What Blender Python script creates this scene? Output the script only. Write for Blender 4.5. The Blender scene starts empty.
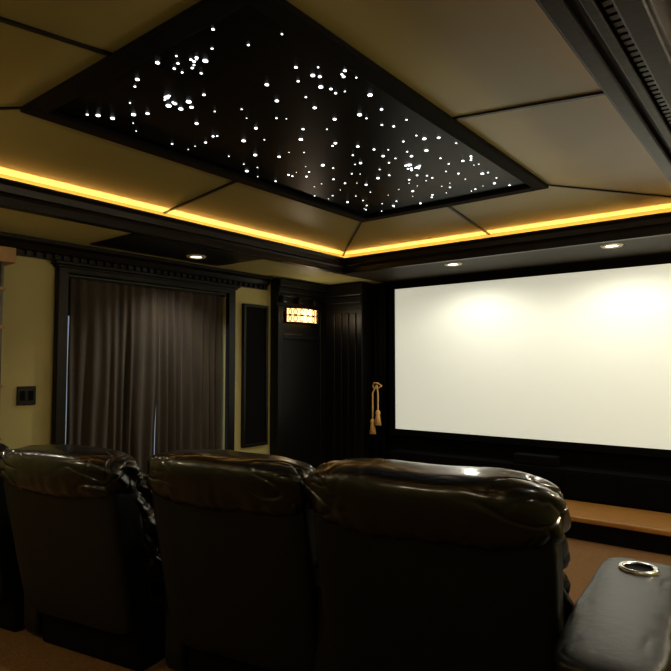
import bpy, bmesh, math, random
from mathutils import Vector, Matrix, noise
random.seed(11)
S=bpy.context.scene
S.view_settings.view_transform='Standard'
COL=S.collection

# ------------------------------------------------------------------ materials
def mat(name,col,rough=.5,metal=0,spec=.5,emis=None,es=0,bump=None,var=None,coat=0,sheen=0):
    m=bpy.data.materials.new(name);m.use_nodes=True
    nt=m.node_tree;b=nt.nodes['Principled BSDF']
    b.inputs['Base Color'].default_value=(*col,1)
    b.inputs['Roughness'].default_value=rough
    b.inputs['Metallic'].default_value=metal
    b.inputs['Specular IOR Level'].default_value=spec
    b.inputs['Coat Weight'].default_value=coat
    b.inputs['Coat Roughness'].default_value=.14
    b.inputs['Sheen Weight'].default_value=sheen
    if emis:
        b.inputs['Emission Color'].default_value=(*emis,1);b.inputs['Emission Strength'].default_value=es
    tc=nt.nodes.new('ShaderNodeTexCoord')
    if var:
        sc,col2=var[0],var[1]
        n=nt.nodes.new('ShaderNodeTexNoise');n.inputs['Scale'].default_value=sc;n.inputs['Detail'].default_value=6
        mp=nt.nodes.new('ShaderNodeMapping')
        if len(var)>2: mp.inputs['Scale'].default_value=var[2]
        r=nt.nodes.new('ShaderNodeValToRGB')
        r.color_ramp.elements[0].position=.35;r.color_ramp.elements[1].position=.65
        r.color_ramp.elements[0].color=(*col,1);r.color_ramp.elements[1].color=(*col2,1)
        nt.links.new(tc.outputs['Object'],mp.inputs[0]);nt.links.new(mp.outputs[0],n.inputs['Vector'])
        nt.links.new(n.outputs['Fac'],r.inputs[0]);nt.links.new(r.outputs[0],b.inputs['Base Color'])
    if bump:
        n=nt.nodes.new('ShaderNodeTexNoise');n.inputs['Scale'].default_value=bump[0];n.inputs['Detail'].default_value=5
        bp=nt.nodes.new('ShaderNodeBump');bp.inputs['Strength'].default_value=bump[1];bp.inputs['Distance'].default_value=.02
        nt.links.new(tc.outputs['Object'],n.inputs['Vector'])
        nt.links.new(n.outputs['Fac'],bp.inputs['Height']);nt.links.new(bp.outputs[0],b.inputs['Normal'])
    return m
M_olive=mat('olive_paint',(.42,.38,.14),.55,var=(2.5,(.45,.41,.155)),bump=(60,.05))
M_panel=mat('ochre_satin_panel',(.245,.210,.066),.42,var=(1.2,(.285,.243,.080)),bump=(6,.05))
M_black=mat('black_satin_wood',(.0035,.003,.0025),.38,spec=.22,bump=(30,.04))
M_blackm=mat('black_matte',(.0025,.0022,.0018),.8,spec=.08)
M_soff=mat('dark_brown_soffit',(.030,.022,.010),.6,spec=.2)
M_field=mat('star_field_black',(.001,.001,.001),.35,spec=.06)
M_screen=mat('screen_vinyl_glow',(.84,.87,.80),.8,spec=.1,emis=(.95,.98,.82),es=.40)  # emission put into the vinyl stands in for light falling on it
M_velvet=mat('black_velvet',(.003,.003,.003),.95,spec=.05)
M_floor=mat('brown_carpet',(.15,.068,.016),.9,var=(25,(.23,.11,.03),(1,6,1)),bump=(180,.5))
M_wood=mat('stage_wood',(.29,.125,.024),.4,var=(6,(.38,.18,.040),(1,12,1)))
M_shelf=mat('shelf_wood',(.26,.14,.035),.4,var=(5,(.31,.17,.05),(8,8,1)))
M_leather=mat('black_leather',(.0022,.0030,.0030),.30,spec=.28,bump=(9,.12),coat=.55)
M_leather2=mat('black_leather_panel',(.0045,.0058,.0052),.42,spec=.22,bump=(10,.12))
M_leather3=mat('black_leather_arm',(.003,.0042,.0032),.42,spec=.35,bump=(30,.06))
M_curtain=mat('brown_curtain',(.034,.023,.013),.8,sheen=.05,var=(12,(.020,.014,.009),(1,1,.2)))
M_gold=mat('gold_thread',(.75,.45,.14),.45,metal=.1)
M_iron=mat('wrought_iron',(.006,.005,.004),.5,metal=.6)
M_chrome=mat('steel',(.7,.7,.7),.2,metal=1)
M_glow=mat('lit_glass',(1,.7,.35),.4,emis=(1,.56,.20),es=2.6)
M_lamp=mat('downlight_lens',(1,.9,.7),.4,emis=(1,.93,.75),es=9)
M_star=mat('fibre_star',(1,1,1),.4,emis=(.95,.98,1),es=4)
M_pane=mat('dusk_glass',(.1,.12,.15),.1,emis=(.4,.5,.6),es=.5)
M_white=mat('white_trim',(.7,.66,.5),.5)
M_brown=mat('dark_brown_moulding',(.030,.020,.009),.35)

# ------------------------------------------------------------------ mesh helpers
def finish(ob,m,parent=None,smooth=False):
    COL.objects.link(ob)
    if m: ob.data.materials.append(m)
    if smooth:
        for p in ob.data.polygons:p.use_smooth=True
    if parent: ob.parent=parent
    return ob
def boxes(name,lst,m,parent=None,bevel=.004):
    bm=bmesh.new()
    for lo,hi in lst:
        r=bmesh.ops.create_cube(bm,size=1)
        for v in r['verts']:
            v.co=Vector([(lo[i]+hi[i])/2+v.co[i]*(hi[i]-lo[i]) for i in range(3)])
    me=bpy.data.meshes.new(name);bm.to_mesh(me);bm.free()
    ob=finish(bpy.data.objects.new(name,me),m,parent)
    if bevel:
        b=ob.modifiers.new('bev','BEVEL');b.width=bevel;b.segments=2;b.limit_method='ANGLE'
    return ob
def mesh(name,vs,fs,m,parent=None,smooth=False):
    me=bpy.data.meshes.new(name);me.from_pydata(vs,[],fs);me.update()
    return finish(bpy.data.objects.new(name,me),m,parent,smooth)
def empty(name,loc=(0,0,0),rz=0):
    e=bpy.data.objects.new(name,None);COL.objects.link(e);e.location=loc;e.rotation_euler=(0,0,rz);e.empty_display_size=.1
    return e
def profile(name,prof,p0,p1,inn,m,parent=None,m0=0,m1=0):
    p0=Vector((*p0,0));p1=Vector((*p1,0));d=(p1-p0).normalized();inn=Vector((*inn,0))
    vs=[];n=len(prof)
    for (o,z) in prof: q=p0+inn*o+d*(o*m0);vs.append((q.x,q.y,z))
    for (o,z) in prof: q=p1+inn*o-d*(o*m1);vs.append((q.x,q.y,z))
    fs=[(i,(i+1)%n,n+(i+1)%n,n+i) for i in range(n)]+[tuple(range(n))[::-1],tuple(range(n,2*n))]
    return mesh(name,vs,fs,m,parent)
def tube(name,pts,r,m,parent=None,cyc=False):
    cu=bpy.data.curves.new(name,'CURVE');cu.dimensions='3D';sp=cu.splines.new('POLY');sp.points.add(len(pts)-1)
    for i,p in enumerate(pts): sp.points[i].co=(*p,1)
    sp.use_cyclic_u=cyc;cu.bevel_depth=r;cu.bevel_resolution=3
    ob=bpy.data.objects.new(name,cu);COL.objects.link(ob);cu.materials.append(m)
    if parent: ob.parent=parent
    return ob
def lathe(name,prof,loc,m,parent=None,seg=28):
    vs=[];fs=[];n=len(prof)
    for k in range(seg):
        a=2*math.pi*k/seg
        for r,z in prof: vs.append((loc[0]+r*math.cos(a),loc[1]+r*math.sin(a),loc[2]+z))
    for k in range(seg):
        for i in range(n-1):
            a=k*n+i;b=((k+1)%seg)*n+i
            fs.append((a,b,b+1,a+1))
    return mesh(name,vs,fs,m,parent,True)
def puffy(bm,c,s,k=4,wr=.006,seed=0,shear=0,fold=0,n=40,taper=0,rot=0,rad=0):
    off=Vector((seed*3.1,seed*1.7,seed*.9))
    allv=[]
    for ax in range(3):
        for sg in (-1,1):
            G=[]
            for i in range(n+1):
                row=[]
                for j in range(n+1):
                    p=[0,0,0];p[ax]=sg;p[(ax+1)%3]=-1+2*i/n;p[(ax+2)%3]=-1+2*j/n
                    row.append(bm.verts.new(p))
                G.append(row);allv+=row
            for i in range(n):
                for j in range(n):
                    q=[G[i][j],G[i+1][j],G[i+1][j+1],G[i][j+1]]
                    bm.faces.new(q if sg>0 else q[::-1])
    cr_,sr_=math.cos(rot),math.sin(rot)
    for v in allv:
        p=Vector([math.sin(t*math.pi/2)*.25+t*.75 for t in v.co])
        q=p/((abs(p.x)**k+abs(p.y)**k+abs(p.z)**k)**(1/k))
        nrm=q.normalized()
        w=Vector((q.x*s[0],q.y*s[1],q.z*s[2]))
        d=noise.noise(Vector((w.x*4,w.y*3,w.z*5))+off)*wr*1.3
        e=max(0,abs(q.x)-.30)/.70
        cr=1-min(1,abs(noise.noise(Vector((w.x*5,w.y*7,w.z*11+w.x*4))-off))*8)
        d-=wr*.9*cr*cr*(.15+e)
        cr=1-min(1,abs(noise.noise(Vector((w.x*13,w.y*9,w.z*9-w.x*6))+off*2))*7)
        d-=wr*.40*cr*cr*(.15+e)
        if fold:
            d-=fold*e*e*(.5+.5*math.sin((q.z*1.1+q.y*1.3)*5+seed+q.x*2))
        if rad:
            g=max(0,-q.z*.6+.45)
            d-=rad*g*g*(.5+.5*math.sin(w.x*70+seed+4*noise.noise(Vector((w.x*8,seed,0)))))
        w+=nrm*d
        w.x*=1-taper*(q.z*.5)
        w=Vector((w.x*cr_-w.y*sr_,w.x*sr_+w.y*cr_,w.z))
        w+=Vector(c)
        w.y-=(w.z-.9)*shear
        v.co=w
    bmesh.ops.remove_doubles(bm,verts=allv,dist=1e-5)
def puffs(name,lst,m,parent):
    bm=bmesh.new()
    for kw in lst: puffy(bm,**kw)
    me=bpy.data.meshes.new(name);bm.to_mesh(me);bm.free()
    return finish(bpy.data.objects.new(name,me),m,parent,True)

# ------------------------------------------------------------------ room constants
RW=4.96;RB=-6.25
XT,XR=.925,4.01;YT,YB=-.95,-5.135
ZS=2.30;ZT=2.435
SX0,SX1,SY0,SY1,SZ=1.69,3.18,-1.69,-4.394,2.574
H=2.80
DY0,DY1=-3.345,-1.685
boxes('floor',[((-.1,RB-.1,-.1),(RW+.1,.1,0))],M_floor,bevel=0)
boxes('wall_left',[((-.12,RB,0),(0,DY0,H)),((-.12,DY1,0),(0,0,H)),((-.12,DY0,2.08),(0,DY1,H))],M_olive,bevel=0)
boxes('wall_front',[((-.12,0,0),(RW+.12,.12,H))],M_velvet,bevel=0)
boxes('wall_right',[((RW,RB,0),(RW+.12,0,H))],M_olive,bevel=0)
boxes('wall_back',[((-.12,RB-.12,0),(RW+.12,RB,H))],M_olive,bevel=0)
boxes('ceiling',[((-.1,RB-.1,H),(RW+.1,.1,H+.1))],M_olive,bevel=0)
sof=empty('ceiling_soffit')
B=.16
boxes('soffit_left',[((.001,RB,ZS),(XT-B,-.001,H-.3))],M_olive,sof,0)
boxes('soffit_left_lip',[((XT-B,YB,ZS),(XT-.03,YT,ZS+.03))],M_black,sof,0)
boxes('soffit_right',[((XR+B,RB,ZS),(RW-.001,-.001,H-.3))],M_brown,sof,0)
boxes('soffit_right_lip',[((XR+.03,YB,ZS),(XR+B,YT,ZS+.03))],M_black,sof,0)
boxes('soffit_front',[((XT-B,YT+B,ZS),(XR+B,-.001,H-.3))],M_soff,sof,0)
boxes('soffit_front_lip',[((XT-B,YT+.03,ZS),(XR+B,YT+B,ZS+.03))],M_black,sof,0)
boxes('soffit_back',[((XT-B,RB,ZS),(XR+B,YB-B,H-.3))],M_olive,sof,0)
boxes('soffit_back_lip',[((XT-B,YB-B,ZS),(XR+B,YB-.03,ZS+.03))],M_black,sof,0)
boxes('soffit_inset',[((.20,-3.25,ZS-.012),(XT-.12,-1.98,ZS-.001))],M_black,sof,.003)
cp=[(-.05,ZS+.0),(-.05,ZS-.02),(0-.01,ZS-.02),(-.01,ZS+.03),(.0,ZS+.045),(-.012,ZS+.06),(-.005,ZS+.10),(.012,ZT-.016),(.012,ZT-.004),(-.012,ZT-.004),(-.03,ZS+.03)]
t1=empty('trim_1')
profile('crown_left',cp,(XT,YB),(XT,YT),(1,0),M_black,t1,1,1)
profile('crown_right',cp,(XR,YT),(XR,YB),(-1,0),M_black,t1,1,1)
profile('crown_front',cp,(XT,YT),(XR,YT),(0,-1),M_black,t1,1,1)
profile('crown_back',cp,(XR,YB),(XT,YB),(0,1),M_black,t1,1,1)
F=.072;ZF=ZT+.045
fo=[(XT-F,YB-F),(XT-F,YT+F),(XR+F,YT+F),(XR+F,YB-F)]
vs=[(x,y,ZS+.03) for x,y in fo]+[(x,y,ZF) for x,y in fo]+[(SX0,SY1,SZ),(SX0,SY0,SZ),(SX1,SY0,SZ),(SX1,SY1,SZ)]
fs=[]
for i in range(4):
    j=(i+1)%4
    fs+=[(i,j,4+j,4+i),(4+i,4+j,8+j,8+i)]
tray=mesh('ceiling_tray',vs,fs,M_panel)
bat=empty('trim_2')
def strip(name,a,b,w=.02,t=.006,m=M_black):
    a=Vector(a);b=Vector(b);d=(b-a).normalized();s=d.cross(Vector((0,0,1))).normalized()*w/2;dn=Vector((0,0,-t))
    q=[a-s,a+s,b+s,b-s]
    vs=[tuple(p+dn*1.6) for p in q]+[tuple(p-dn) for p in q]
    mesh(name,vs,[(0,1,2,3),(7,6,5,4),(0,4,5,1),(1,5,6,2),(2,6,7,3),(3,7,4,0)],m,bat)
st=[(SX0,SY1),(SX0,SY0),(SX1,SY0),(SX1,SY1)]
for i in range(4): strip('mitre_%d'%i,(*fo[i],ZF),(*st[i],SZ),.014)
ym=-3.04;xm=2.435
strip('batten_left',(XT-F,ym,ZF),(SX0,ym,SZ));strip('batten_right',(XR+F,ym,ZF),(SX1,ym,SZ))
strip('batten_front',(xm,YT+F,ZF),(xm,SY0,SZ));strip('batten_back',(xm,YB-F,ZF),(xm,SY1,SZ))
sp=empty('star_ceiling_panel')
boxes('field',[((SX0-.01,SY1-.01,SZ-.004),(SX1+.01,SY0+.01,SZ+.02))],M_field,sp,0)
w=.06
boxes('frame',[((SX0-.03,SY1-.03,SZ-.03),(SX0+w,SY0+.03,SZ-.003)),((SX1-w,SY1-.03,SZ-.03),(SX1+.03,SY0+.03,SZ-.003)),
 ((SX0+w,SY0-w,SZ-.03),(SX1-w,SY0+.03,SZ-.003)),((SX0+w,SY1-.03,SZ-.03),(SX1-w,SY1+w,SZ-.003))],M_blackm,sp,.006)
bm=bmesh.new()
def star(x,y,r):
    if not(SX0+.1<x<SX1-.09 and SY1+.09<y<SY0-.09): return
    bmesh.ops.create_icosphere(bm,subdivisions=2,radius=r,matrix=Matrix.Translation((x,y,SZ-.006))@Matrix.Diagonal((1,1,.4,1)))
for i in range(12):
    for j in range(18):
        if random.random()<.74:
            star(SX0+.08+(i+random.uniform(0,1))*1.33/12,SY1+.08+(j+random.uniform(0,1))*2.54/18,random.choice([.003,.004,.005,.006,.007,.009,.011]))
for cx,cy,n,sp_,big in [(2.286,-4.02,7,.035,.013),(2.62,-4.16,8,.05,.008),(2.98,-3.73,7,.06,.010),(2.66,-2.55,10,.045,.013),(3.03,-2.47,9,.07,.009)]:
    for i in range(n): star(random.gauss(cx,sp_),random.gauss(cy,sp_),big*random.uniform(.4,1.1))
me=bpy.data.meshes.new('stars');bm.to_mesh(me);bm.free();finish(bpy.data.objects.new('stars',me),M_star,sp)

t3=empty('trim_3')
boxes('bead_1',[((XR+.02,YB,ZS-.035),(XR+.07,YT,ZS-.019))],M_black,t3,.004)
boxes('bead_2',[((XR+.10,YB,ZS-.03),(XR+.13,YT,ZS-.001))],M_black,t3,.004)
boxes('bead_3',[((XR+.17,YB,ZS-.05),(XR+.24,YT,ZS-.001))],M_black,t3,.008)
boxes('bead_4',[((XR+.30,YB,ZS-.03),(XR+.33,YT,ZS-.001))],M_black,t3,.004)
boxes('dentils',[((XR+.135,y,ZS-.010),(XR+.165,y+.025,ZS-.001)) for y in [YB+.04*i for i in range(104)]],M_brown,t3,0)
t4=empty('trim_4')
wp=[(.001,ZS-.001),(.10,ZS-.001),(.10,ZS-.03),(.07,ZS-.05),(.045,ZS-.09),(.03,ZS-.10),(.03,ZS-.14),(.001,ZS-.14)]
profile('wall_crown_left',wp,(0,RB+.01),(0,-1.13),(1,0),M_black,t4)
boxes('dentils_left',[((.031,y,ZS-.135),(.055,y+.035,ZS-.10)) for y in [-5.2+.07*i for i in range(58)]],M_black,t4,0)

# ------------------------------------------------------------------ doorway with curtains
dr=empty('door_1')
boxes('casing',[((.001,DY0-.075,0),(.06,DY0+.01,2.09)),((.001,DY1-.01,0),(.06,DY1+.075,2.09)),((.001,DY0-.075,2.07),(.06,DY1+.075,2.155))],M_black,dr,.008)
boxes('cornice',[((.001,DY0-.11,2.13),(.09,DY1+.11,2.158)),((.001,DY0-.09,2.11),(.075,DY1+.09,2.13))],M_black,dr,.006)
boxes('pane',[((-.115,DY0+.01,.1),(-.105,DY1-.01,2.05))],M_pane,dr,0)
boxes('sash',[((-.10,DY0+.002,.001),(-.07,DY0+.035,2.07)),((-.10,DY1-.035,.001),(-.07,DY1-.002,2.07)),((-.10,-2.56,.001),(-.07,-2.47,2.07)),((-.10,DY0+.035,1.75),(-.07,DY1-.035,2.07))],M_black,dr,.004)
cur=empty('curtain')
def curtain(name,y0,y1,z0,z1,x,ph,parent,m=M_curtain,amp=.028,fr=11,gather=.0,side=1):
    nu,nv=180,40;vs=[];fs=[]
    for j in range(nv+1):
        v=j/nv;z=z1+(z0-z1)*v
        for i in range(nu+1):
            u=i/nu
            g=gather*math.exp(-((v-.62)/.2)**2)
            uu=u*(1-g) if side>0 else 1-(1-u)*(1-g)
            y=y0+(y1-y0)*uu
            a=amp*(.45+.55*v)*(.75+.6*noise.noise(Vector((u*5,ph,1))))
            xx=x+a*math.sin(u*fr*2*math.pi+ph+3.2*noise.noise(Vector((u*3,v*.9,ph))))+.022*noise.noise(Vector((u*10,v*1.5,ph+4)))
            y+=.014*noise.noise(Vector((u*9,v*2.5,ph+9)))
            vs.append((xx,y,z))
    for j in range(nv):
        for i in range(nu):
            a=j*(nu+1)+i;fs.append((a,a+1,a+nu+2,a+nu+1))
    return mesh(name,vs,fs,m,parent,True)
curtain('drape_left',-3.30,-2.475,.02,2.04,-.008,.3,cur,gather=.012,fr=9,amp=.034)
curtain('drape_right',-2.485,-1.745,.02,2.04,-.015,1.4,cur,gather=.0,side=-1,fr=8,amp=.034)
tube('rod',[(-.02,DY0+.002,2.05),(-.02,DY1-.002,2.05)],.012,M_iron,cur)

ap=empty('acoustic_panel')
boxes('panel',[((.001,-1.45,.55),(.03,-1.16,1.96))],M_blackm,ap,.004)
boxes('rim',[((.001,-1.48,.52),(.045,-1.45,1.99)),((.001,-1.16,.52),(.045,-1.13,1.99)),((.001,-1.45,1.96),(.045,-1.16,1.99)),((.001,-1.45,.52),(.045,-1.16,.55))],M_black,ap,.004)
sw=empty('light_switch')
boxes('plate',[((.001,-3.68,1.06),(.012,-3.545,1.20))],M_black,sw,.004)
boxes('rockers',[((.012,-3.66,1.095),(.018,-3.625,1.165)),((.012,-3.60,1.095),(.018,-3.565,1.165))],M_blackm,sw,.002)
bs=empty('bookshelf')
boxes('case',[((.002,-4.85,0),(.30,-4.81,2.05)),((.002,-3.93,0),(.29,-3.91,2.05)),((.002,-4.81,0),(.02,-3.93,2.05))],M_brown,bs,.003)
boxes('shelves',[((.02,-4.81,z),(.30,-3.90,z+.022)) for z in (.08,.45,.85,1.2,1.60,1.86)],M_shelf,bs,.003)
boxes('cap',[((.002,-4.88,2.051),(.31,-3.84,2.157))],M_shelf,bs,.006)
bk=[]
for z in (.475,.875,1.225):
    y=-4.79
    while y<-4.02:
        t=random.uniform(.02,.045);bk.append(((.06,y,z),(.24,y+t-.002,z+random.uniform(.2,.29))));y+=t
boxes('books',bk,M_brown,bs,.001)

# ------------------------------------------------------------------ corner pilasters
pc=empty('corner_panelling')
X=.10
boxes('side_board',[((.001,-1.06,0),(X,-.26,ZS-.001))],M_black,pc,.004)
boxes('side_stiles',[((X,-1.06,0),(X+.02,-.98,ZS-.3)),((X,-.36,0),(X+.02,-.26,ZS-.3)),((X,-.98,0),(X+.02,-.36,.16)),((X,-.98,ZS-.36),(X+.02,-.36,ZS-.3)),((X,-.98,1.64),(X+.02,-.36,1.70))],M_black,pc,.006)
boxes('frieze',[((X,-1.09,ZS-.16),(X+.06,-.26,ZS-.10)),((X,-1.08,ZS-.20),(X+.04,-.26,ZS-.16)),((X,-1.11,ZS-.10),(X+.10,-.26,ZS-.03))],M_black,pc,.008)
boxes('corbels',[((X+.0,y,ZS-.27),(X+.07,y+.07,ZS-.20)) for y in (-1.04,-.78,-.52)],M_black,pc,.012)
boxes('front_pilaster',[((.001,-.255,0),(.64,-.001,ZS-.001))],M_black,pc,.006)
boxes('flutes',[((.22+.1*i,-.27,.3),(.26+.1*i,-.256,1.95)) for i in range(4)],M_black,pc,.006)
boxes('capital',[((.12,-.31,ZS-.16),(.67,-.256,ZS-.03)),((.12,-.29,ZS-.24),(.655,-.256,ZS-.16)),((.12,-.30,0),(.66,-.256,.22))],M_black,pc,.01)

def sconce_or_fill(loc,rz,p):
    sc=empty('sconce_or_fill_lamp',loc,rz)
    boxes('backplate',[((0,-.25,-.08),(.012,.25,.08))],M_iron,sc,.01)
    vs=[];fs=[]
    for i in range(17):
        a=math.pi*i/16
        for z in (-.075,.075): vs.append((.012+.085*math.sin(a),-.24*math.cos(a),z))
    for i in range(16): fs.append((2*i,2*i+2,2*i+3,2*i+1))
    mesh('glass',vs,fs,M_glow,sc,True)
    for z in (-.080,.080): tube('rail',[(.014+.10*math.sin(math.pi*i/16),-.26*math.cos(math.pi*i/16),z) for i in range(17)],.009,M_iron,sc)
    tube('mid_rail',[(.014+.10*math.sin(math.pi*i/16),-.26*math.cos(math.pi*i/16),0) for i in range(17)],.006,M_iron,sc)
    for k in range(7):
        c=math.pi*(k+.9)/8.2+.03
        for dz in (-.036,.036):
            pts=[]
            for i in range(16):
                t=i/16*2*math.pi
                a=c+(.026*math.cos(t))/.22
                pts.append((.020+.098*math.sin(a),-.255*math.cos(a),dz+.030*math.sin(t)))
            tube('scroll',pts,.0045,M_iron,sc,True)
    l=bpy.data.lights.new('sconce_or_fill_bulb','POINT');l.energy=p;l.color=(1,.84,.60);l.shadow_soft_size=.06
    o=bpy.data.objects.new('sconce_or_fill_bulb',l);COL.objects.link(o);o.parent=sc;o.location=(.17,0,0)
sconce_or_fill((X+.022,-.70,1.90),0,2.5)
sconce_or_fill((RW-.005,-1.3,1.9),math.pi,24)  # right wall pair: out of view, added as fill light
sconce_or_fill((RW-.005,-2.9,1.9),math.pi,38)
sconce_or_fill((1.3,RB+.005,1.85),math.pi/2,18)  # back wall pair: added behind the camera to brighten the room
sconce_or_fill((3.6,RB+.005,1.85),math.pi/2,6)

# ------------------------------------------------------------------ projection screen + stage
ps=empty('projection_screen')
sx0,sx1,sz0,sz1=.938,3.93,.655,2.207
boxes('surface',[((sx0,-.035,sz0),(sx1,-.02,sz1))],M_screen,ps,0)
boxes('border',[((sx0-.07,-.05,sz0-.07),(sx0,-.002,sz1+.05)),((sx1,-.05,sz0-.07),(sx1+.07,-.002,sz1+.05)),((sx0,-.05,sz1),(sx1,-.002,sz1+.05)),((sx0,-.05,sz0-.07),(sx1,-.002,sz0))],M_velvet,ps,.004)
stg=empty('stage')
SL=.69
boxes('platform',[((SL,-.80,0),(RW-.002,-.002,.15))],M_blackm,stg,.004)
boxes('deck',[((SL,-.78,.151),(RW-.002,-.002,.18))],M_wood,stg,.004)
boxes('nosing',[((SL,-.83,.140),(RW-.002,-.78,.18))],M_wood,stg,.01)
av=empty('media_cabinet')
boxes('body',[((1.0,-.26,.181),(4.2,-.06,.44))],M_velvet,av,.006)
boxes('doors',[((1.03+.45*i,-.272,.20),(1.45+.45*i,-.261,.42)) for i in range(7)],M_velvet,av,.004)
boxes('centre_speaker',[((2.35,-.22,.441),(2.75,-.09,.53))],M_blackm,av,.01)
sd=empty('stage_drape')
curtain('drape',.71,.86,.2,2.25,0,0,sd,m=M_velvet,amp=.02,fr=4)
for v in sd.children[0].data.vertices: v.co=Vector((v.co.y,v.co.x-.12,v.co.z))
ta=empty('tassel_tieback')
for x,zt_,zb in ((.755,1.12,.60),(.825,1.12,.70)):
    tube('cord',[(.80,-.20,1.14),(x,-.215,1.05),(x,-.215,zb+.16)],.009,M_gold,ta)
    lathe('head',[(0,.17),(.02,.16),(.030,.135),(.020,.11),(.024,.10),(.038,.0),(.0,.0)],(x,-.215,zb),M_gold,ta,14)
tube('loop',[(.74,-.19,1.13),(.77,-.21,1.10),(.82,-.21,1.10),(.86,-.19,1.13),(.82,-.21,1.16),(.77,-.21,1.16)],.009,M_gold,ta,True)

# ------------------------------------------------------------------ recliners
def recliner(loc,yaw,seed,right_arm=False,sc=1.0,sx=1.0):
    e=empty('theater_recliner',(loc[0],loc[1],0),yaw);e.scale=(sx,1,sc)
    sh=.20
    puffs('back_shell',[dict(c=(0,.10,.55),s=(.362,.085,.37),k=9,wr=.002,seed=seed,shear=sh,taper=-.04)],M_leather2,e)
    puffs('back_cushions',[
      dict(c=(0,.105,.90),s=(.392,.140,.112),k=3.6,wr=.012,seed=seed+1,shear=sh,fold=.013,n=60,rad=.008),
      dict(c=(0,.21,.78),s=(.378,.13,.14),k=3.4,wr=.010,seed=seed+2,shear=sh,fold=.022),
      dict(c=(0,.23,.60),s=(.382,.12,.15),k=3.4,wr=.010,seed=seed+3,shear=sh,fold=.022),
      dict(c=(0,.25,.44),s=(.37,.11,.12),k=3.4,wr=.008,seed=seed+4,shear=sh,fold=.012)],M_leather,e)
    puffs('seat',[dict(c=(0,.57,.40),s=(.34,.32,.10),k=4,wr=.008,seed=seed+5,fold=.01),
                  dict(c=(0,.88,.30),s=(.33,.06,.17),k=4,wr=.006,seed=seed+6,fold=.01)],M_leather,e)
    boxes('base',[((-.33,.24,.0),(.33,.86,.30))],M_blackm,e,.02)
    arms=[(-.405,.062,.57,.36,0)]
    if right_arm: arms.append((.522,.118,.36,.48,math.radians(5)))
    L=[]
    for ax,hw,yc,hy,r in arms:
        L+= [dict(c=(ax,yc,.28),s=(hw,hy-.02,.28),k=9,wr=.002,seed=seed+8,rot=-r),
             dict(c=(ax,yc,.568),s=(hw+.012,hy+.01,.050),k=6,wr=.0045,seed=seed+9,fold=.004,rot=-r)]
    puffs('arms',L,M_leather3,e)
    if right_arm:
        ax=.548;cy=.67
        lathe('cup_holder_ring',[(.043,.0),(.048,.008),(.058,.010),(.063,.0),(.061,-.02)],(ax,cy,.620),M_chrome,e)
        lathe('cup_holder_well',[(.0,.0005),(.044,.0005),(.044,.004)],(ax,cy,.622),M_blackm,e)
    return e
Y=math.radians(11)
recliner((3.605,-4.09),Y,1,True,1.025,1.06)
recliner((2.78,-4.17),Y,11,sc=1.0)
recliner((1.92,-4.385),Y,23,sc=.975)
recliner((1.08,-4.55),Y,37,sc=.97)

# ------------------------------------------------------------------ lights
def area(name,loc,rot,sx,sy,p,col,parent=None):
    l=bpy.data.lights.new(name,'AREA');l.shape='RECTANGLE';l.size=sx;l.size_y=sy;l.energy=p;l.color=col
    o=bpy.data.objects.new(name,l);COL.objects.link(o);o.location=loc;o.rotation_euler=rot
    return o
WC=(1,.53,.22)
zc=ZS+.06
CP=30
lx=(XR-XT);ly=YT-YB
for n,loc,rot,L in [('cove_light_left',(XT-.045,(YT+YB)/2,zc),(0,math.pi,math.pi/2),ly),('cove_light_right',(XR+.045,(YT+YB)/2,zc),(0,math.pi,math.pi/2),ly),
    ('cove_light_front',((XT+XR)/2,YT+.045,zc),(0,math.pi,0),lx),('cove_light_back',((XT+XR)/2,YB-.045,zc),(0,math.pi,0),lx)]:
    area(n,loc,rot,L,.018,CP*L/3,WC)
def down(x,y,p,ang=130,blend=.9,col=(1,.92,.74),z=ZS):
    e=empty('recessed_downlight_or_fill',(x,y,z))
    lathe('ring',[(.045,-.001),(.05,-.010),(.075,-.012),(.085,-.001)],(0,0,0),M_white,e)
    lathe('lens',[(0,-.004),(.046,-.004)],(0,0,0),M_lamp,e)
    l=bpy.data.lights.new('bulb','SPOT');l.energy=p;l.spot_size=math.radians(ang);l.spot_blend=blend;l.color=col;l.shadow_soft_size=.04
    o=bpy.data.objects.new('bulb',l);COL.objects.link(o);o.parent=e;o.location=(0,0,-.03)
for x in (1.98,3.36): down(x,-.66,25,168,.5,(1,.95,.82))
down(.46,-2.43,50,z=ZS-.012)
down(.46,-4.75,60);down(4.5,-2.43,28);down(4.5,-4.2,7);down(2.4,-5.7,8)  # unseen downlights, added as fill for the walls and room

wd=bpy.data.worlds.new('w');S.world=wd;wd.use_nodes=True
wd.node_tree.nodes['Background'].inputs[0].default_value=(.02,.018,.012,1)

cam=bpy.data.cameras.new('cam');cam.sensor_width=36;cam.lens=36*594.488/671;cam.clip_start=.02
co=bpy.data.objects.new('camera',cam);COL.objects.link(co)
co.location=(4.532,-5.655,1.35);co.rotation_euler=(math.pi/2+.051,0,.669)
S.camera=co
